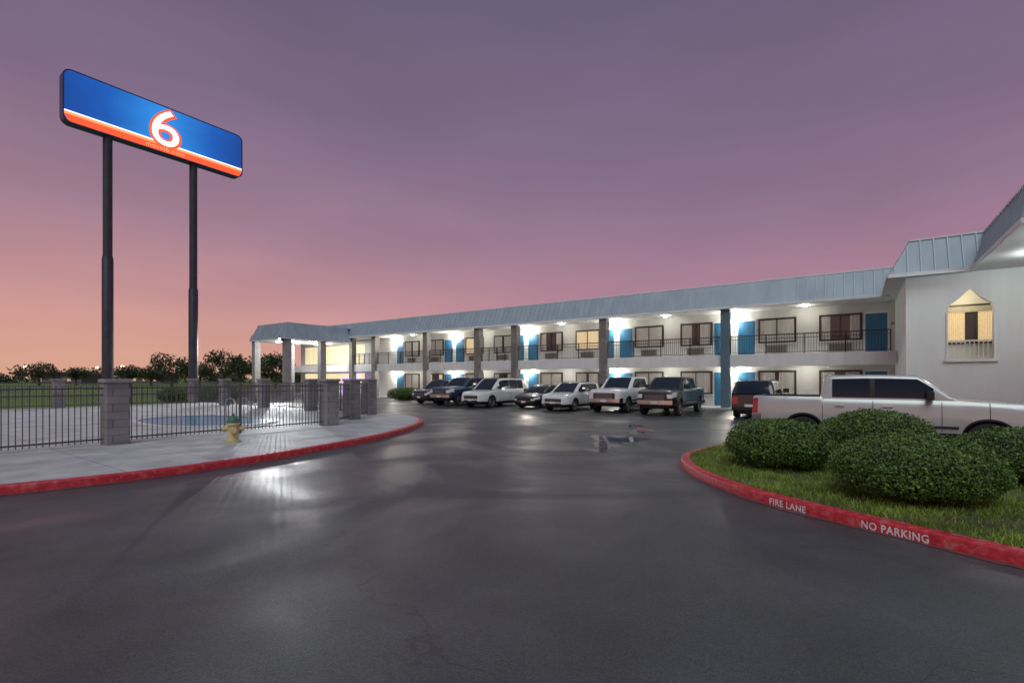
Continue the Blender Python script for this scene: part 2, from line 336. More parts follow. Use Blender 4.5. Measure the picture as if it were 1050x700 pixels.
XL=-55
mb=MB()
mansard(mb,(XL,-.42),(.3,-.42),(0,1),0,0,.72,6.02,7.46)
mansard(mb,(-.28,1.5),(-.28,-5.74),(1,0),0,.73,.73,ZE,7.52)
mansard(mb,(-.28,-5.74),(2.28,-5.74),(0,1),.73,-.43,.73,ZE,7.52)
mansard(mb,(2.28,-5.74),(2.28,-12.6),(1,0),-.73,.43,.43,ZE,7.52)
mansard(mb,(2.28,-12.6),(10,-12.6),(0,1),.43,0,.43,ZE,7.52)
mb.box(XL,0,.3,12,7.3,7.44,1); mb.box(.46,10,-4.98,9,7.3,7.5,1); mb.box(2.73,10,-12.1,-5,7.3,7.49,1)
mb.obj('metal_mansard_roof',[mRoof,mSeam],B,fix=False)
mb=MB()
mb.box(XL,-.3,-.50,-.425,5.92,6.06); mb.box(XL,.2,.27,.36,7.44,7.53)
mb.box(-.36,-.285,-5.83,-.2,5.95,6.1); mb.box(-.36,2.2,-5.83,-5.745,5.95,6.1); mb.box(2.2,2.28,-12.6,-5.83,5.95,6.1); mb.box(2.2,10,-12.69,-12.605,5.95,6.1)
mb.box(.42,2.7,-5.06,-4.98,7.5,7.57); mb.box(2.66,2.74,-12.2,-5.06,7.5,7.57); mb.box(.40,.48,-4.98,1.5,7.5,7.57)
mb.obj('gutters',[mTrim],B,bevel=.008)
mb=MB()
mb.box(XL,-.02,-.42,1.6,5.93,6.0); mb.box(-.28,.3,-5.74,1.6,5.99,6.045); mb.box(.3,2.28,-5.74,-5.3,5.99,6.045); mb.box(2.28,10,-12.6,-5.3,5.99,6.045)
mb.obj('soffit',[mSof],B)
mb=MB(); mb.box(XL,.28,-.02,1.6,ZF+.12,ZS-.02); mb.box(XL,.28,-.08,-.0205,ZF,ZS); 
mb.obj('balcony_slab',[mSlab],B,bevel=.01)
mb=MB(); mb.box(XL,.25,-.75,1.6,0,.14); mb.obj('walkway',[mWalk],B,bevel=.02)
mb=MB(); mb.box(XL,.3,1.6,12,0,7.2,0); mb.obj('main_walls',[mWallIn],B)
mb=MB()
def door(x,z,y=1.6):
    mb.box(x-.56,x+.56,y-.05,y-.002,z,z+2.2,0); mb.box(x-.47,x+.47,y-.075,y-.051,z+.02,z+2.1,1)
    mb.box(x-.40,x+.40,y-.082,y-.0755,z+1.15,z+1.95,1); mb.box(x-.40,x+.40,y-.082,y-.0755,z+.15,z+.95,1)
    mb.cyl((x+.38,y-.076,z+1.02),(x+.38,y-.14,z+1.02),.025,mi=5,n=8)
    mb.box(x+.62,x+.78,y-.03,y-.002,z+1.45,z+1.6,5)
def win(x,z,y=1.6,lit=False,wd=1.85):
    h=wd/2; z0,z1=z+.78,z+2.12
    mb.box(x-h-.07,x+h+.07,y-.06,y-.003,z0-.07,z1+.07,2); mb.box(x-h-.12,x+h+.12,y-.10,y-.061,z0-.13,z0-.07,0)
    c=4 if lit else 3
    gap=random.choice([0,.1,.25,.45])
    mb.box(x-h,x+h,y-.064,y-.0605,z0,z1,6)
    for a,b in ((x-h+.02,x-gap),(x+gap,x+h-.02)):
        k=max(2,int((b-a)/.09)); 
        for i in range(k):
            u0=a+(b-a)*i/k; u1=a+(b-a)*(i+1)/k; um=(u0+u1)/2
            mb.face([(u0,y-.066,z0+.02),(um,y-.085,z0+.02),(um,y-.085,z1-.02),(u0,y-.066,z1-.02)],c); mb.face([(um,y-.085,z0+.02),(u1,y-.066,z0+.02),(u1,y-.066,z1-.02),(um,y-.085,z1-.02)],c)
    mb.box(x-.025,x+.025,y-.11,y-.062,z0,z1,2)
    for a in (x-h-.02,x+h-.03): mb.box(a,a+.05,y-.11,y-.062,z0,z1,2)
    mb.box(x-h,x+h,y-.11,y-.062,z1-.04,z1+.01,2); mb.box(x-h,x+h,y-.11,y-.062,z0-.01,z0+.03,2)
    mb.box(x-.55,x+.55,y-.16,y-.003,z+.16,z+.58,5)
    for i in range(7): mb.box(x-.5,x+.5,y-.167,y-.1605,z+.2+i*.05,z+.225+i*.05,2)
per=7.72
for k in range(5):
    for z in (.14,ZS):
        b=-per*k
        door(b-.5,z); win(b-2.1,z,lit=(k,z) in ((2,ZS),(4,.14))); win(b-5.2,z,lit=(k==3 and z>1)); door(b-6.85,z)
mb.obj('doors_and_windows',[mTrim,mDoor,mBronze,mCurt,mCurtLit,mAC,mGlassW],B)
mb=MB()
for t in (15.5,22.9,26.6,32.5,39.5,43.0):
    mb.box(-t-.26,-t+.26,-.32,.22,.0,5.93,0)
mb.box(-7.7-.24,-7.7+.24,-.30,.22,.0,5.93,1)
mb.obj('columns',[mCol,mColB],B,bevel=.012)
mb=MB()
cols=[0.3,-7.7,-15.5,-22.9,-26.6,-32.5,-39.5,-43]
for a,b in zip(cols[:-1],cols[1:]):
    x0,x1=b+.26,a-.26
    mb.box(x0,x1,-.03,.02,ZS+1.06,ZS+1.11); mb.box(x0,x1,-.025,.015,ZS+.08,ZS+.11); mb.box(x0,x1,-.025,.015,ZS+.86,ZS+.885)
    n_=int((x1-x0)/.125)
    for i in range(n_+1):
        x=x0+(x1-x0)*i/n_; mb.box(x-.009,x+.009,-.014,.004,ZS+.1,ZS+1.06)
    for i in range(5):
        x=x0+(x1-x0)*i/4; mb.box(x-.025,x+.025,-.028,.018,ZS,ZS+1.09)
mb.obj('balcony_railing',[mBlack],B)
lampmb=MB()
lx=[-7.55,-15.3,-22.7,-30.6,-38.3]
for x in lx:
    for z in (2.3,5.35):
        lampmb.box(x-.09,x+.09,1.45,1.6,z-.13,z+.13,0); lampmb.box(x-.11,x+.11,1.47,1.601,z+.131,z+.17,1)
        plight('wall_lamp_light',(x,1.25,z-.02),125 if z>3 else 110,parent=B)
lampmb.obj('wall_lamps',[mLamp,mBlack],B)
for x in (-3.7,-11.5,-19.2,-27,-35): plight('ceiling_light',(x,.6,5.8),24,rad=.12,parent=B); plight('ceiling_light',(x,.6,2.52),26,rad=.12,parent=B)
mb=MB()
for x in (-3.7,-11.5,-19.2,-27,-35):
    mb.cyl((x,.6,5.86),(x,.6,5.929),.11,mi=0); mb.cyl((x,.6,2.58),(x,.6,2.668),.11,mi=0)
mb.obj('ceiling_fixtures',[mLamp],B)
# wing
mb=MB(); y0,y1=-5.3,-5.05
x0,x1=1.6,2.9
mb.box(.3,x0,y0,y1,0,5.99); mb.box(x0,x1,y0,y1,0,2.6)
xm=(x0+x1)/2
arch=[(x0,4.55),(x0+.05,4.75),(x0+.2,4.88),(x0+.3,4.95),(xm-.2,5.12),(xm,5.36),(xm+.2,5.12),(x1-.3,4.95),(x1-.2,4.88),(x1-.05,4.75),(x1,4.55)]
mb.prism([(x0,5.99)]+arch+[(x1,5.99)],y0,y1)
wx0,wx1=3.95,5.3
mb.box(x1,wx0,y0,y1,0,5.99); mb.box(wx0,wx1,y0,y1,0,3.0); mb.box(wx0,wx1,y0,y1,4.6,5.99); mb.box(wx1,12,y0,y1,0,5.99)
mb.box(.3,.5,y1,1.6,0,5.99)
mb.box(.5,12,-3.3,-3.1,0,5.99)
mb.box(.5,12,y1,-3.3,2.3,2.58)
mb.box(.3,12,-3.1,12,0,5.98)
mb.obj('wing_walls',[mStucco],B)
mb=MB()
mb.box(x0-.12,x1+.12,y0-.1,y0-.002,2.5,2.62); mb.box(x0-.06,x0,y0-.04,y0-.002,2.62,4.45); mb.box(x1,x1+.06,y0-.04,y0-.002,2.62,4.45)
mb.obj('arch_trim',[mTrim],B,bevel=.01)
mb=MB()
mb.box(x0,x1,-5.19,-5.15,3.3,3.36); mb.box(x0,x1,-5.19,-5.15,2.68,2.72)
for i in range(11): x=x0+(x1-x0)*i/10; mb.box(x-.014,x+.014,-5.185,-5.155,2.6,3.3)
mb.obj('arch_railing',[mWallIn],B)
mb=MB()
mb.box(x0+.1,x1+.6,-3.36,-3.302,3.3,4.95,2); mb.box(x0+.17,x1+.53,-3.365,-3.3605,3.37,4.88,6)
for a,b in ((x0+.17,x0+.75),(x0+1.15,x1+.53)):
    k=9
    for i in range(k):
        u0=a+(b-a)*i/k; u1=a+(b-a)*(i+1)/k; um=(u0+u1)/2
        for p,q,yp,yq in ((u0,um,-3.37,-3.42),(um,u1,-3.42,-3.37)): mb.face([(p,yp,3.38),(q,yq,3.38),(q,yq,4.86),(p,yp,4.86)],4)
mb.box(x0+.17,x1+.53,-3.45,-3.425,4.62,4.86,3)
mb.box(wx0,wx1,-5.2,-5.16,3.0,4.6,2); mb.box(wx0+.07,wx1-.07,-5.205,-5.2005,3.07,4.53,6)
mb.obj('wing_windows',[mTrim,mDoor,mBronze,mCurt,mCurtLit,mAC,mGlassW],B)
plight('stair_light',(2.2,-4.2,5.2),42,(1,.80,.50),parent=B)
mb=MB()
for p in ((3.6,-8.2),(3.6,-11.2),(6.5,-9.5)):
    mb.cyl((p[0],p[1],5.93),(p[0],p[1],5.989),.16,mi=0)
    plight('canopy_light',(p[0],p[1],5.8),85,(.95,.99,1),rad=.16,parent=B)
mb.obj('canopy_fixtures',[mLamp],B)
mb=MB()
for p in ((4.2,-12.1),(9.5,-12.1)): mb.box(p[0]-.3,p[0]+.3,p[1]-.3,p[1]+.3,0,5.99)
mb.obj('canopy_columns',[mStucco],B)
# office canopy at far end
ca,cb,cy=-43.2,-48.6,-6.9
mb=MB()
e=.45; zA,zB=5.5,6.95
mansard(mb,(cb-e,.2),(cb-e,cy-e),(1,0),0,.6,.6,zA,zB); mansard(mb,(cb-e,cy-e),(ca+e,cy-e),(0,1),.6,.6,.6,zA,zB); mansard(mb,(ca+e,cy-e),(ca+e,-.45),(-1,0),.6,0,.6,zA,zB)
mb.box(cb+.15,ca-.15,cy+.15,.3,6.8,6.92,1)
mb.obj('entrance_canopy_roof',[mRoof,mSeam],B,fix=False)
mb=MB(); mb.box(cb-e,ca+e,cy-e,-.1,5.40,5.49); mb.obj('entrance_canopy_soffit',[mSof],B)
mb=MB()
for x,y in ((ca,cy),(cb,cy),(ca,-3.4),(cb,-3.4)): mb.box(x-.28,x+.28,y-.28,y+.28,0,5.4)
mb.obj('entrance_canopy_columns',[M('light_column',(.30,.30,.30),.7)],B,bevel=.015)
mb=MB()
for x in (-44.8,-47):
    for y in (-5.6,-3.6,-1.5): mb.cyl((x,y,5.33),(x,y,5.399),.18,mi=0)
mb.obj('entrance_canopy_fixtures',[mLamp],B)
for x,y in ((-45.9,-5),(-45.9,-2)): plight('entrance_canopy_light',(x,y,5.15),420,(1,.97,.92),rad=.2,parent=B)
mLob=M('lobby_glow',(.6,.5,.3),.5,emit=.8,ecol=(1,.84,.48),var=.3,scale=3)
mPur=M('purple_lit_panel',(.2,.1,.5),.5,emit=3.5,ecol=(.35,.2,1))
mb=MB()
for i in range(8):
    xa=-54+i*1.35; 
    mb.box(xa+.04,xa+1.31,1.55,1.595,3.5,5.4,0); mb.box(xa+.04,xa+1.31,1.55,1.595,.3,2.4,0)
    for j in range(1,4): mb.box(xa+.04+j*.32,xa+.07+j*.32,1.5,1.549,3.5,5.4,1)
    for j in range(1,5): mb.box(xa+.04,xa+1.31,1.505,1.5495,3.5+j*.38,3.53+j*.38,1)
mb.box(-45.6,-44.2,.6,1.5,.14,1.95,2)
mb.obj('lobby_glazing',[mLob,mTrim,mPur],B)
fl=bpy.data.lights.new('floodlight_beam','SPOT'); fl.energy=8500; fl.spot_size=math.radians(80); fl.spot_blend=.8; fl.shadow_soft_size=.2; fl.color=(.95,.98,1)
fo=bpy.data.objects.new('floodlight_beam',fl); S.collection.objects.link(fo); fo.parent=B; fo.location=(ca+.2,cy-.85,5.25)
tgt=Vector((*W0(-19,-24),0)); bw=Matrix.Translation((*BO,0))@Matrix.Rotation(A0,4,'Z'); src=bw@Vector(fo.location); dl=bw.to_3x3().inverted()@(tgt-src)
fo.rotation_euler=dl.to_track_quat('-Z','Y').to_euler()
mb=MB(); mb.box(ca+.02,ca+.38,cy-.8,cy-.5,5.18,5.42,1); mb.box(ca+.05,ca+.35,cy-.815,cy-.801,5.2,5.4,0); mb.obj('floodlight',[mLamp,mBlack],B)
# ------------------------------------------------------------ pool
pl=empty('swimming_pool',(*W0(-22.9,-18.9),.15),A0)
def kid(r,n=48):
    o=[]
    for i in range(n):
        t=2*math.pi*i/n; k=1+.16*math.cos(2*t)-.14*math.exp(-((t-math.pi/2)/.5)**2); o.append((3.1*k*r*math.cos(t),2.7*k*r*math.sin(t)))
    return o
mb=MB(); a=kid(1); b=kid(.89); n_=len(a)
for i in range(n_):
    j=(i+1)%n_
    mb.face([(*a[i],.03),(*a[j],.03),(*b[j],.03),(*b[i],.03)],0); mb.face([(*a[i],-.01),(*a[j],-.01),(*a[j],.03),(*a[i],.03)],0)
mb.obj('coping',[M('coping',(.5,.5,.5),.6)],pl)
mPoolW=M('pool_water',(.05,.27,.40),.25,var=.2,bump=.2,bscale=5,spec=.12)
mb=MB(); mb.face([(*p,.012) for p in b]); mb.obj('water',[mPoolW],pl)
mb=MB()
for s in (-.25,.25):
    pts=[(2.2,s,.0),(2.2,s,.8),(2.35,s,.95),(2.75,s,.95),(3.0,s,.75),(3.0,s,0)]
    for p,q in zip(pts[:-1],pts[1:]): mb.cyl(p,q,.025,n=8)
mb.obj('ladder_rails',[M('steel',(.6,.6,.6),.2,1)],pl)
# ------------------------------------------------------------ fence
F=empty('pool_fence')
pil=MB(); pk=MB()
def pillar(x,y,h=1.70,s=.25):
    X,Y=W0(x,y)
    T=lambda a,b,c:(X+CX*a-SX*b,Y+SX*a+CX*b,c)
    pil.box(-s,s,-s,s,.14,.14+h-.1,0,T); pil.box(-s-.04,s+.04,-s-.04,s+.04,.14+h-.1,.14+h,1,T)
def run(a,b):
    A=Vector(W0(*a));Bv=Vector(W0(*b));d=Bv-A;Ln=d.length;d/=Ln;q=Vector((-d.y,d.x))
    T=lambda x,y,z:(A.x+d.x*x+q.x*y,A.y+d.y*x+q.y*y,z)
    pk.box(.25,Ln-.25,-.02,.02,1.58,1.62,0,T); pk.box(.25,Ln-.25,-.02,.02,.28,.32,0,T); pk.box(.25,Ln-.25,-.018,.018,1.42,1.45,0,T)
    n=int(Ln/.115)
    for i in range(3,n-2):
        x=i*Ln/n; pk.box(x-.009,x+.009,-.009,.009,.22,1.66,0,T)
    m=max(1,int(Ln/2.4))
    for i in range(1,m): x=i*Ln/m; pk.box(x-.03,x+.03,-.03,.03,.14,1.68,0,T)
near=[(-17.1,-35.5),(-17.1,-29.5),(-17.1,-23.5),(-17.1,-17.2),(-20.2,-12.95)]
back=[(-20.2,-12.95),(-25,-12.95),(-29.8,-12.95),(-34.6,-12.95),(-39.3,-12.95)]
left=[(-39.3,-12.95),(-39.3,-20),(-39.3,-27),(-39.3,-35.5)]
for ch in (near,back,left):
    for a_,b_ in zip(ch[:-1],ch[1:]): run(a_,b_)
for p in sorted(set(near+back+left)): pillar(*p)
pillar(-18.6,-15.1)
pil.obj('pillars',[mBlock,M('pillar_cap',(.26,.26,.27),.7)],F,bevel=.015); pk.obj('pickets',[mFence],F)
# ------------------------------------------------------------ hydrant
h=empty('fire_hydrant',(-7.52,13.15,.146),.5); mY=M('hydrant_yellow',(.55,.47,.22),.45,var=.15,scale=12); mG=M('hydrant_green',(.04,.16,.10),.45)
mb=MB()
mb.lathe([(0,0),(.2,0),(.2,.045),(.15,.05),(.13,.08),(.125,.44),(.15,.45),(.165,.46),(.165,.5),(.15,.51)],(0,0,0),n=24)
for a in (0,math.pi): mb.cyl((0,0,.36),(.21*math.cos(a),.21*math.sin(a),.36),.06,n=14); 
mb.cyl((0,0,.34),(0,-.2,.34),.08,n=16)
for k in range(8):
    t=k*math.pi/4; mb.cyl((.175*math.cos(t),.175*math.sin(t),.045),(.175*math.cos(t),.175*math.sin(t),.065),.014,n=6)
mb.obj('barrel',[mY],h,smooth=40)
mb=MB(); mb.lathe([(.15,.505),(.15,.53),(.135,.6),(.1,.66),(.05,.69),(.035,.7),(.035,.76),(0,.762)],(0,0,0),n=24,mi=0)
for a in (0,math.pi): mb.cyl((.2*math.cos(a),.2*math.sin(a),.36),(.255*math.cos(a),.255*math.sin(a),.36),.07,n=8,mi=1)
mb.cyl((0,-.19,.34),(0,-.25,.34),.095,n=8,mi=1)
mb.obj('bonnet_and_caps',[mG,mY],h,smooth=40)
# ------------------------------------------------------------ sign
sx=-40.6; SG=empty('motel_sign',(*W0(sx,0),0),A0)
ya,yb,za,zb=-19.6,-9.1,17.35,20.6
mPole=M('sign_pole',(.045,.05,.065),.5,.3,var=.2)
mb=MB()
for y,zj in ((-17.35,9.5),(-12.4,8.2)):
    mb.cyl((0,y,0),(0,y,zj),.30,n=20); mb.cyl((0,y,zj),(0,y,zj+.25),.30,.25,n=20); mb.cyl((0,y,zj+.25),(0,y,za+.1),.25,n=20); mb.cyl((0,y,0),(0,y,.06),.5,n=12)
mb.obj('poles',[mPole],SG,smooth=40)
def rrect(y0,y1,z0,z1,r,n=7):
    o=[]
    for cy_,cz,a in ((y1-r,z1-r,0),(y0+r,z1-r,90),(y0+r,z0+r,180),(y1-r,z0+r,270)):
        for i in range(n+1): t=math.radians(a+90*i/n); o.append((cy_+r*math.cos(t),cz+r*math.sin(t)))
    return o
mb=MB(); R=rrect(ya,yb,za,zb,.45); n_=len(R)
for i in range(n_):
    j=(i+1)%n_; mb.face([(-.35,*R[i]),(-.35,*R[j]),(.35,*R[j]),(.35,*R[i])])
mb.face([(-.35,*p) for p in R]); 
R2=rrect(ya+.07,yb-.07,za+.07,zb-.07,.38)
for i in range(n_):
    j=(i+1)%n_; mb.face([(.35,*R[i]),(.35,*R[j]),(.35,*R2[j]),(.35,*R2[i])])
mb.obj('cabinet',[M('sign_cabinet',(.02,.045,.14),.4)],SG)
def signmat():
    m=bpy.data.materials.new('sign_face'); m.use_nodes=True; nt=m.node_tree; N=nt.nodes; L=nt.links; p=N['Principled BSDF']; p.inputs['Roughness'].default_value=.3
    tc=N.new('ShaderNodeTexCoord'); sp=N.new('ShaderNodeSeparateXYZ'); L.new(tc.outputs['Generated'],sp.inputs[0])
    cr=N.new('ShaderNodeValToRGB'); e=cr.color_ramp.elements; e[0].position=0; e[0].color=(.004,.06,.28,1); e[1].position=1; e[1].color=(.004,.05,.24,1)
    for q,c in ((.2,(.006,.10,.42,1)),(.5,(.03,.30,.80,1)),(.8,(.006,.10,.42,1))): k=e.new(q); k.color=c
    L.new(sp.outputs['Y'],cr.inputs[0]); n=N.new('ShaderNodeTexNoise'); n.inputs['Scale'].default_value=2.5; L.new(tc.outputs['Generated'],n.inputs[0])
    r=N.new('ShaderNodeMapRange'); r.inputs[3].default_value=.7; r.inputs[4].default_value=1.3; L.new(n.outputs[0],r.inputs[0])
    p.inputs['Base Color'].default_value=(.01,.06,.3,1); L.new(cr.outputs[0],p.inputs['Emission Color']); L.new(r.outputs[0],p.inputs['Emission Strength']); return m
mb=MB(); mb.face([(.33,*p) for p in R2]); mb.obj('face_panel',[signmat()],SG)
mSR=M('sign_red',(.6,.05,.02),.4,emit=1.1,ecol=(1,.10,.03),var=.1); mSO=M('sign_orange',(.8,.3,.1),.4,emit=1.2,ecol=(1,.30,.12)); mSW=M('sign_white',(.9,.9,.9),.4,emit=1.4,ecol=(1,.93,.88))
mb=MB(); K=60; Lw=yb-ya-.14
for i in range(K):
    u0,u1=i/K,(i+1)/K; Y0,Y1=ya+.07+Lw*u0,ya+.07+Lw*u1
    def bd(u):
        q=min(u,1-u)*Lw
        return za+.07+(.38-math.sqrt(max(0,.38**2-(.38-q)**2)) if q<.38 else 0)
    for lo,hi,mi,xx in ((0,.42,0,.334),(.42,.58,1,.336),(.58,.66,2,.338)):
        mb.face([(xx,Y0,max(bd(u0),za+.07+lo)),(xx,Y1,max(bd(u1),za+.07+lo)),(xx,Y1,max(bd(u1),za+.07+hi)),(xx,Y0,max(bd(u0),za+.07+hi))],mi)
mb.obj('stripe',[mSR,mSO,mSW],SG,fix=False)
for body,size,off,mm,xx,nm in (('6',3.55,.14,mSR,.345,'numeral_outline'),('6',3.55,.0,mSW,.352,'numeral')):
    v,f=textmesh(body,size,off); xs=[a[0] for a in v]; ys=[a[1] for a in v]; cx_,cy_=(min(xs)+max(xs))/2,(min(ys)+max(ys))/2
    me=bpy.data.meshes.new(nm); me.from_pydata([(xx,(ya+yb)/2+.1+(a[0]-cx_)*1.1,19.12+(a[1]-cy_)) for a in v],[],f); me.materials.append(mm); o=bpy.data.objects.new(nm,me); S.collection.objects.link(o); o.parent=SG
v,f=textmesh('motel6.com',.44,.0,1.1); xs=[a[0] for a in v]; cx_=(min(xs)+max(xs))/2
me=bpy.data.meshes.new('lettering'); me.from_pydata([(.36,(ya+yb)/2+.1+(a[0]-cx_),za+.17+a[1]) for a in v],[],f); me.materials.append(mSO); o=bpy.data.objects.new('lettering',me); S.collection.objects.link(o); o.parent=SG
# ------------------------------------------------------------ vehicles
mVG=M('auto_glass',(.008,.018,.028),.07,var=.05,spec=.4); mVB=M('auto_black',(.015,.015,.016),.5); mCh=M('chrome',(.55,.56,.58),.18,1,var=.05)
mHL=M('headlamp',(.6,.62,.65),.1,var=.2,scale=20,coat=1); mTL=M('tail_lamp',(.35,.01,.012),.15,coat=1,var=.2,scale=20); mTi=M('tyre',(.018,.018,.018),.85); mRi=M('alloy_rim',(.42,.43,.45),.28,.9)
mPl=M('plate',(.6,.6,.6),.5); mSeamV=M('panel_gap',(.01,.01,.01),.8)
def paint(n_,c,metal=.35): return M(n_,c,.32,metal,var=.04,coat=.8)
FR=[0,.1,.25,.42,.6,.78,.92,1]
def vehicle(name,P,pm,x,y,ang):
    Wx,Wy=W0(x,y); E=empty(name,(Wx,Wy,.008),A0+ang)
    Lg,Wd=P['L'],P['W']; hl=Lg/2; sill,r=P['sill'],P['r']; wh=[hl-P['wf'],-hl+P['wr']]; Ra=r*1.15
    tops=sorted([((hl+a if a<=0 else -hl+a),z) for a,z in P['top']]); tx=[a for a,_ in tops]; tz=[b for _,b in tops]
    zt=lambda x_:float(np.interp(x_,tx,tz))
    def zb(x_):
        z=sill+(.06*max(0,(x_-(hl-.7))/.7)+.08*max(0,(-x_-(hl-.7))/.7))
        for c in wh:
            if abs(x_-c)<Ra: z=max(z,r+math.sqrt(Ra*Ra-(x_-c)**2))
        return z
    xs=set(np.linspace(-hl,hl,int(Lg/.2)).tolist())
    for a in (.03,.08,.15,.25,.38): xs|={hl-a,-hl+a}
    for c in wh:
        for k in range(15): xs.add(c+Ra*math.cos(math.pi*k/14)*.999)
        xs|={c+Ra+.004,c-Ra-.004}
    bed=None
    if 'bed' in P: bed=(-hl+.09,hl+P['bed']); xs|={bed[0]-.005,bed[0]+.005,bed[1]-.005,bed[1]+.005}
    xs=sorted(xs); xs=[a for i,a in enumerate(xs) if i==0 or a-xs[i-1]>.0025]
    def plan(x_):
        a=abs(x_)/hl; k=P.get('nose',.20) if x_>0 else .10; return 1-k*max(0,(a-.78)/.22)**2.3
    by=lambda g:float(np.interp(g,[0,.12,.5,.60,.82,.94,1],[.95,.985,1,.985,.975,.95,.91]))
    CO=[.965,.90,.885,.45,0,-.45,-.885,-.90,-.965]
    def warp(x_,y_,z):
        t=max(0,(abs(x_)-(hl-.6))/.6)
        if t>0:
            s=1 if x_>0 else -1; g=(z-.4)/(P['H']-.4)
            x_=x_+s*(.11 if s>0 else .05)*t*t*(1-(y_/(Wd/2))**2)-s*t*t*.10*max(0,g)**1.5
        return (x_,y_,z)
    mb=MB(); rings=[]
    for x_ in xs:
        zl,zh=zb(x_),zt(x_); ring=[]
        def sy(z): return Wd/2*plan(x_)*by((z-sill)/(zh-sill))
        side=[(sy(zl+f*(zh-zl)),zl+f*(zh-zl)) for f in FR]
        ye=side[-1][0]; inb=bed and bed[0]<x_<bed[1]; a=abs(x_)/hl
        ring=[warp(x_,a_,b_) for a_,b_ in side]
        for c in CO:
            z=zh+(0 if inb else .035*(1-c*c)*(1-a**6))
            if inb and abs(c)<.89: z=zh-.5
            ring.append(warp(x_,ye*c,z))
        ring+=[warp(x_,-a_,b_) for a_,b_ in side[::-1]]
        b=len(mb.v); mb.v+=ring; rings.append(b)
    n=len(FR)*2+len(CO); pk_=P.get('pickup')
    for j in range(len(xs)-1):
        xm_=(xs[j]+xs[j+1])/2
        for i in range(n-1):
            mi=0; ii=i if i<len(FR)-1 else (n-2-i if n-2-i<len(FR)-1 else None)
            if ii is not None:
                f=FR[ii]
                if xm_>hl-(.36 if pk_ else .42) and .6<=f<.9: mi=4
                elif xm_<-hl+(.14 if pk_ else .28) and .42<=f<.9: mi=5
                elif f<.05: mi=2
                elif pk_ and (xm_>hl-.25 or xm_<-hl+.25) and f<.3: mi=3
            elif bed and bed[0]<xm_<bed[1] and abs(i-(n-1)/2)<4: mi=2
            mb.f.append((rings[j]+i,rings[j+1]+i,rings[j+1]+i+1,rings[j]+i+1)); mb.m.append(mi)
    CC=[-1,-.72,-.36,0,.36,.72,1]
    for s,x_ in ((1,xs[-1]),(-1,xs[0])):
        zl,zh=zb(x_),zt(x_); g=[]
        for f in FR:
            z=zl+f*(zh-zl); yy=Wd/2*plan(x_)*by((z-sill)/(zh-sill)); g.append([warp(x_,yy*c,z) for c in CC])
        b=len(mb.v); mb.v+=[p for row in g for p in row]; nc=len(CC)
        for i in range(len(FR)-1):
            for k in range(nc-1):
                cm=abs((CC[k]+CC[k+1])/2); f=FR[i]; mi=0
                if s>0:
                    if f<.05: mi=2
                    elif f<.4: mi=(3 if pk_ else 0) if not (f<.2 and cm<.6) else (3 if pk_ else 2)
                    elif cm<.7 and f<.9: mi=2
                    elif f>=.6 and f<.9: mi=4
                else:
                    if f<.2: mi=3 if pk_ else 2
                    elif cm>.8 and .42<=f<.9: mi=5
                    elif cm<.3 and .25<=f<.42 and not pk_: mi=8
                mb.f.append((b+i*nc+k,b+i*nc+k+1,b+(i+1)*nc+k+1,b+(i+1)*nc+k)); mb.m.append(mi)
    G=P['gh']; xr0,xr1=-hl+G[0],-hl+G[1]; xf1,xf0=hl-G[2],hl-G[3]
    H=P['H']; belt=P['belt']; yb_,yr_=Wd/2*.905,Wd/2*P.get('yr',.74)
    wins=[(-hl+a,-hl+b) for a,b in P['win']]
    gs=set(np.linspace(xr1,xf1,7).tolist())|set(np.linspace(xr0,xr1,5).tolist())|set(np.linspace(xf1,xf0,6).tolist())
    for a,b in wins: gs|={a,b}
    gs=sorted(gs); gs=[a for i,a in enumerate(gs) if i==0 or a-gs[i-1]>.01]
    def zg(x_):
        if x_<xr1: t=(x_-xr0)/(xr1-xr0); return belt+(H-.02-belt)*math.sin(t*math.pi/2)**.85*1.0
        if x_>xf1: t=(xf0-x_)/(xf0-xf1); return belt+(H-.02-belt)*(t*.82+.18*math.sin(t*math.pi/2))
        t=(x_-xr1)/(xf1-xr1); return H-.02+.02*math.sin(t*math.pi)
    CG=[.86,.45,0,-.45,-.86]; rg=[]
    for x_ in gs:
        hh=max(.002,zg(x_)-belt); rows=[-.12,min(.04,hh*.2),max(hh-.085,hh*.55),max(hh-.035,hh*.85),hh]; fac=[1,1,1,.985,.94]; ring=[]
        side=[((yb_+(yr_-yb_)*max(0,k)/(H-belt))*fc,belt+k) for k,fc in zip(rows,fac)]
        ring=[(x_,a,b) for a,b in side]+[(x_,side[-1][0]*c,side[-1][1]+.02*(1-c*c)) for c in CG]+[(x_,-a,b) for a,b in side[::-1]]
        rg.append(len(mb.v)); mb.v+=ring
    n=15
    wlo,whi=min(a for a,b in wins),max(b for a,b in wins)
    for j in range(len(gs)-1):
        xm_=(gs[j]+gs[j+1])/2
        for i in range(n-1):
            mi=0
            if i in (1,12) and wlo<=xm_<=whi: mi=1 if any(a-.001<=xm_<=b+.001 for a,b in wins) else 2
            if 4<=i<=9 and (xm_>xf1+.04 and xm_<xf0): mi=1 if 5<=i<=8 else 0
            if 5<=i<=8 and xr0+.02<xm_<xr1-.03: mi=1
            mb.f.append((rg[j]+i,rg[j+1]+i,rg[j+1]+i+1,rg[j]+i+1)); mb.m.append(mi)
    mats=[pm,mVG,mVB,mCh,mHL,mTL,mTi,mRi,mPl]
    mb.obj('body',mats,E,smooth=38)
    mb=MB(); mb.box(-hl+.25,hl-.3,-Wd/2+.30,Wd/2-.30,sill-.1,belt-.3,0); mb.obj('underbody',[mVB],E)
    mb=MB()
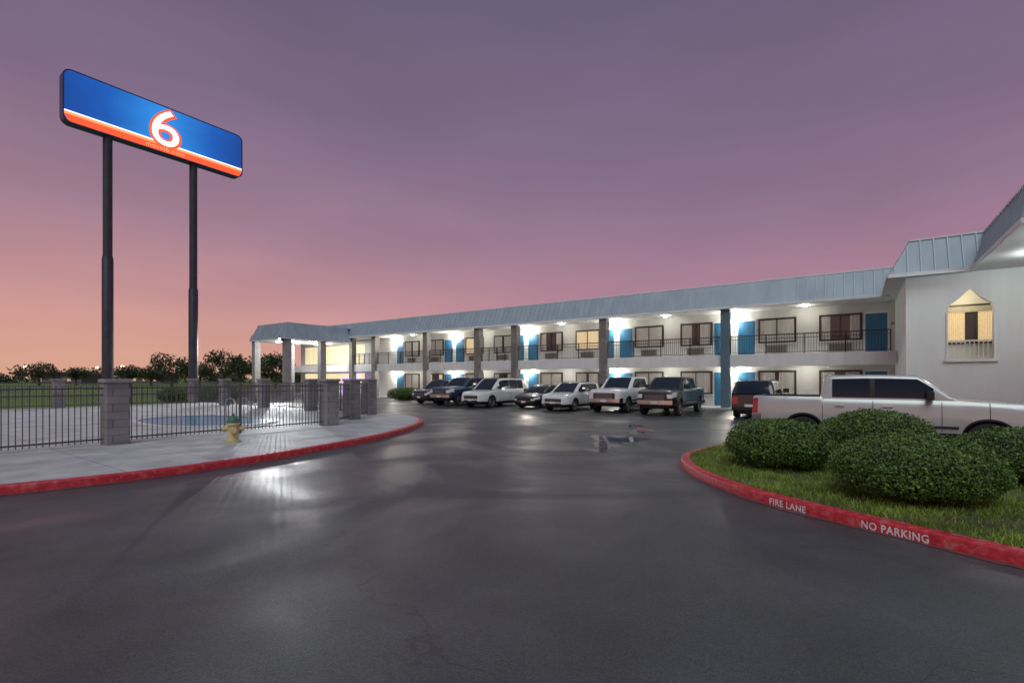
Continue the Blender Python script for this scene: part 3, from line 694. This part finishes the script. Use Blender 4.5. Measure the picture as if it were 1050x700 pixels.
    for c in wh:
        for s in (-1,1):
            yc=s*(Wd/2-.15); k=s
            mb.lathe([(.60*r,-.10*k),(.9*r,-.125*k),(r*.985,-.105*k),(r,-.06*k),(r,.06*k),(r*.985,.105*k),(.9*r,.125*k),(.66*r,.115*k),(.62*r,.10*k)],(c,yc,r),'y',28,0)
            mb.lathe([(.64*r,.112*k),(.60*r,.10*k),(.57*r,.03*k),(.001,.02*k)],(c,yc,r),'y',28,2)
            mb.lathe([(.655*r,.113*k),(.635*r,.122*k),(.59*r,.105*k)],(c,yc,r),'y',28,1)
            mb.lathe([(.001,.10*k),(.12*r,.10*k),(.16*r,.085*k),(.17*r,.03*k)],(c,yc,r),'y',14,1)
            for q in range(6):
                a=q*math.pi/3+.3; ca_,sa_=math.cos(a),math.sin(a)
                T=lambda u,v,w_:(c+ca_*u-sa_*w_,yc+v*k,r+sa_*u+ca_*w_)
                mb.box(.12*r,.62*r,.045,.095,-.055*r*1.3,.055*r*1.3,1,T)
    mb.obj('wheels',[mTi,mRi,mVB],E,smooth=40)
    mb=MB()
    for s in (-1,1):
        for xx in P['seams']:
            xx=-hl+xx; zz=sill+.06
            while zz<belt-.03:
                z2=min(zz+.12,belt-.03); y1_=Wd/2*plan(xx)*by((zz-sill)/(belt-sill)); y2_=Wd/2*plan(xx)*by((z2-sill)/(belt-sill))
                mb.face([(xx-.006,s*(y1_+.003),zz),(xx+.006,s*(y1_+.003),zz),(xx+.006,s*(y2_+.003),z2),(xx-.006,s*(y2_+.003),z2)],0); zz=z2
        for a,b in P['handles']:
            xx=-hl+a; yy=Wd/2*by((b-sill)/(belt-sill)); mb.box(xx,xx+.2,s*yy-.005 if s>0 else s*yy-.035,s*yy+.035 if s>0 else s*yy+.005,b-.02,b+.02,1)
        mx_=hl-G[3]-.55; yy=s*(Wd/2*.93)
        lo,hi=(yy,yy+.24) if s>0 else (yy-.24,yy); mb.box(mx_-.02,mx_+.12,lo,hi,belt+.02,belt+.22,2)
        yt=Wd/2*1.0+.004
        if P.get('mould'):
            lo,hi=(s*yt-.012,s*yt+.012); mb.box(wh[1]+Ra+.05,wh[0]-Ra-.05,lo,hi,sill+.2,sill+.25,0)
            mb.box(wh[1]+Ra+.15,wh[0]-Ra-.15,s*(Wd/2-.12)-.07,s*(Wd/2-.12)+.07,sill-.09,sill-.05,2)
    zl,zh=zb(hl),zt(hl)
    for q in range(P.get('bars',2)):
        z=zl+(zh-zl)*(.50+.30*q/max(1,P.get('bars',2)-1)); g=(z-.4)/(P['H']-.4); xx=hl+.10-.10*max(0,g)**1.5
        mb.box(xx-.09,xx+.012,-.5*Wd/2,.5*Wd/2,z-.022,z+.022,3)
    mb.box(hl+.02,hl+.125,-.16,.16,zl+.10*(zh-zl)+.02,zl+.10*(zh-zl)+.14,4)
    if pk_: mb.box(-hl-.07,-hl-.02,-Wd*.47,Wd*.47,sill-.02,sill+.18,3); mb.box(-hl-.09,-hl-.0705,-.16,.16,sill+.01,sill+.15,4)
    if P.get('rails'):
        for s in (-1,1): mb.box(xr1+.3,xf1-.2,s*yr_*.86-.02,s*yr_*.86+.02,H+.015,H+.05,2)
    mb.obj('trim_details',[mSeamV,pm,mVB,mCh,mPl],E,bevel=.006)
    return E
pick=dict(L=5.9,W=2.02,H=1.93,sill=.46,r=.41,wf=.96,wr=1.28,belt=1.31,pickup=1,yr=.81,bed=-4.2,nose=.13,
  top=[(0,1.12),(-.03,1.18),(-.12,1.22),(-.4,1.25),(-1.3,1.30),(-1.55,1.31),(-1.8,1.31),(-4.15,1.31),(-4.2,1.36),(.05,1.36),(.001,1.33)],
  gh=(1.66,1.80,2.22,1.50),win=[(1.93,2.75),(2.84,3.98)],seams=(1.72,2.80,4.12,4.95),handles=((2.0,1.14),(3.0,1.14)),bars=3,mould=1)
suv=dict(L=4.85,W=1.93,H=1.76,sill=.32,r=.37,wf=.92,wr=1.0,belt=1.14,yr=.76,
  top=[(0,.82),(-.04,.92),(-.25,1.0),(-1.2,1.10),(-1.5,1.14),(.1,1.14),(.001,1.05)],gh=(.06,.50,2.05,1.18),win=[(.55,1.15),(1.24,2.1),(2.2,3.25)],seams=(1.2,2.15,3.3),handles=((1.3,1.0),(2.25,1.0)),bars=2,rails=1)
sedan=dict(L=4.7,W=1.83,H=1.45,sill=.24,r=.33,wf=.9,wr=1.05,belt=.96,yr=.70,
  top=[(0,.62),(-.04,.70),(-.3,.80),(-1.2,.93),(-1.4,.96),(.9,.97),(.15,1.0),(.001,.94)],gh=(.55,1.35,2.1,1.12),win=[(1.2,2.0),(2.1,3.25)],seams=(1.1,2.05,3.3),handles=((1.25,.84),(2.2,.84)),bars=1)
cross=dict(suv,L=4.5,H=1.62,belt=1.05,top=[(0,.75),(-.04,.85),(-.25,.93),(-1.1,1.03),(-1.4,1.05),(.1,1.06),(.001,1.0)],W=1.85,r=.35,win=[(.55,.95),(1.04,1.9),(2.0,3.0)],seams=(1.0,1.95,3.05),handles=((1.1,.92),(2.05,.92)),gh=(.06,.6,2.0,1.12))
D=-math.pi/2; U=math.pi/2
pSil=paint('silver_paint',(.46,.49,.48),.25); pWh=paint('white_paint',(.60,.65,.66),0); pBk=paint('black_paint',(.012,.013,.016),.2); pGr=paint('charcoal_paint',(.018,.02,.026),.2); pBl=paint('blue_paint',(.02,.06,.13),.4); pNv=paint('navy_paint',(.02,.035,.07),.4); pBr=paint('dark_brown_paint',(.035,.03,.032),.3)
vehicle('pickup_truck',pick,pSil,-.85,-11.55,0)
vehicle('pickup_truck',dict(pick,L=5.8),pGr,-9.45,-4.3+2.9,D)
vehicle('pickup_truck',dict(pick,L=5.8),pWh,-12.35,-3.8+2.9,D)
vehicle('crossover_car',cross,pWh,-15.2,-4.3+2.25,D)
vehicle('sedan_car',sedan,pBk,-18.1,-2.9+2.35,D)
vehicle('suv_car',dict(suv,L=5.1,H=1.85),pWh,-21.1,-4.4+2.55,D)
vehicle('pickup_truck',dict(pick,L=5.6),pBl,-24.2,-4.0+2.8,D)
vehicle('suv_car',suv,pNv,-27.2,-2.9+2.4,D)
vehicle('suv_car',suv,pBr,-5.2,-3.6+2.4,U)
# ------------------------------------------------------------ trees
def tree(x,y,hgt,rad,seed):
    rs=random.Random(seed); e=empty('tree',(x,y,0)); mb=MB()
    mb.cyl((0,0,0),(0,0,hgt*.45),.28,.17,n=8); lobes=[]
    for k in range(9):
        a=k*.9+rs.random(); rr_=rad*rs.uniform(.3,.75); z=hgt*rs.uniform(.45,.85); c=Vector((rr_*math.cos(a),rr_*math.sin(a),z)); lobes.append((c,rad*rs.uniform(.28,.48)))
        mb.cyl((0,0,hgt*rs.uniform(.25,.45)),tuple(c),.09,.03,n=5)
    lobes.append((Vector((0,0,hgt*.85)),rad*.4))
    mb.obj('trunk_and_limbs',[mBark],e)
    def fn():
        c,r_=rs.choice(lobes); d=rng.normal(0,1,3); d/=np.linalg.norm(d); k=rng.uniform(.5,1.08); return tuple(c+Vector(d)*r_*k),tuple(d)
    v=leaves(1500,fn,.24,.8); me=bpy.data.meshes.new('crown'); me.from_pydata(v.tolist(),[],[(i*4,i*4+1,i*4+2,i*4+3) for i in range(1500)]); me.materials.append(mTreeL); o=bpy.data.objects.new('crown',me); o.parent=e; S.collection.objects.link(o)
for i,(px,d,hh,rr_) in enumerate(((176,92,6.2,3.6),(230,90,6.8,3.7),(262,95,6.3,3.8),(283,92,6.6,3.5),(134,125,4.8,3.2),(78,135,4.6,3.2),(205,115,5.2,3.6),(246,110,5.8,3.6),(40,125,5.6,4.2),(155,120,4.8,3.2))):
    tree((px-525)/500*d,d,hh,rr_,i)
lob=[]
for k in range(300):
    px=rng.uniform(-150,420); d=rng.uniform(180,240); hz=4.0+2.4*mn.noise(Vector((px*.03,0,0))); lob.append((Vector(((px-525)/500*d,d,rng.uniform(.5,max(1,hz)))),rng.uniform(1.8,3.2)))
def fn():
    c,r_=lob[rng.integers(len(lob))]; d=rng.normal(0,1,3); d/=np.linalg.norm(d); q=c+Vector(d)*r_*rng.uniform(.5,1.05); q.z=abs(q.z); return tuple(q),tuple(d)
v=leaves(16000,fn,.62,.8); me=bpy.data.meshes.new('distant_trees'); me.from_pydata(v.tolist(),[],[(i*4,i*4+1,i*4+2,i*4+3) for i in range(16000)]); me.materials.append(mTreeL); o=bpy.data.objects.new('distant_trees',me); S.collection.objects.link(o)
mDist=M('distant_wall',(.12,.12,.12),.8); mDW=M('distant_window',(.3,.2,.1),.5,emit=.5,ecol=(1,.6,.3))
for px,d,wd,hh in ((60,170,16,3.0),(150,178,12,3.0)):
    e=empty('distant_building',((px-525)/500*d,d,0)); mb=MB(); mb.box(-wd/2,wd/2,0,8,0,hh,0); mb.prism([(-wd/2-.4,hh+.01),(wd/2+.4,hh+.01),(wd/2-1,hh+1.1),(-wd/2+1,hh+1.1)],-.4,8.4,1)
    for k in range(3): mb.box(-wd/2+1+k*wd/3.2,-wd/2+2.2+k*wd/3.2,-.05,-.003,1,1.9,2)
    mb.obj('walls_and_roof',[mDist,mBronze,mDW],e)
for px,d in ((22,140),(122,135),(96,150)):
    e=empty('street_lamp',((px-525)/500*d,d,0)); mb=MB(); mb.cyl((0,0,0),(0,0,5.2),.09,.06,n=8,mi=1); mb.cyl((0,0,5.2),(.9,0,5.4),.05,n=6,mi=1); mb.box(.7,1.2,-.15,.15,5.28,5.38,0); mb.obj('pole_and_head',[mLamp,mPole],e)
# ------------------------------------------------------------ camera
cam=bpy.data.cameras.new('camera'); co=bpy.data.objects.new('camera',cam); S.collection.objects.link(co); S.camera=co
co.location=(0,0,1.85); co.rotation_euler=(math.pi/2,0,0); cam.sensor_width=36; cam.lens=17.14; cam.shift_y=.0362; cam.clip_end=6000; cam.clip_start=.05
S.view_settings.view_transform='Standard'; S.view_settings.look='None'; S.view_settings.exposure=0
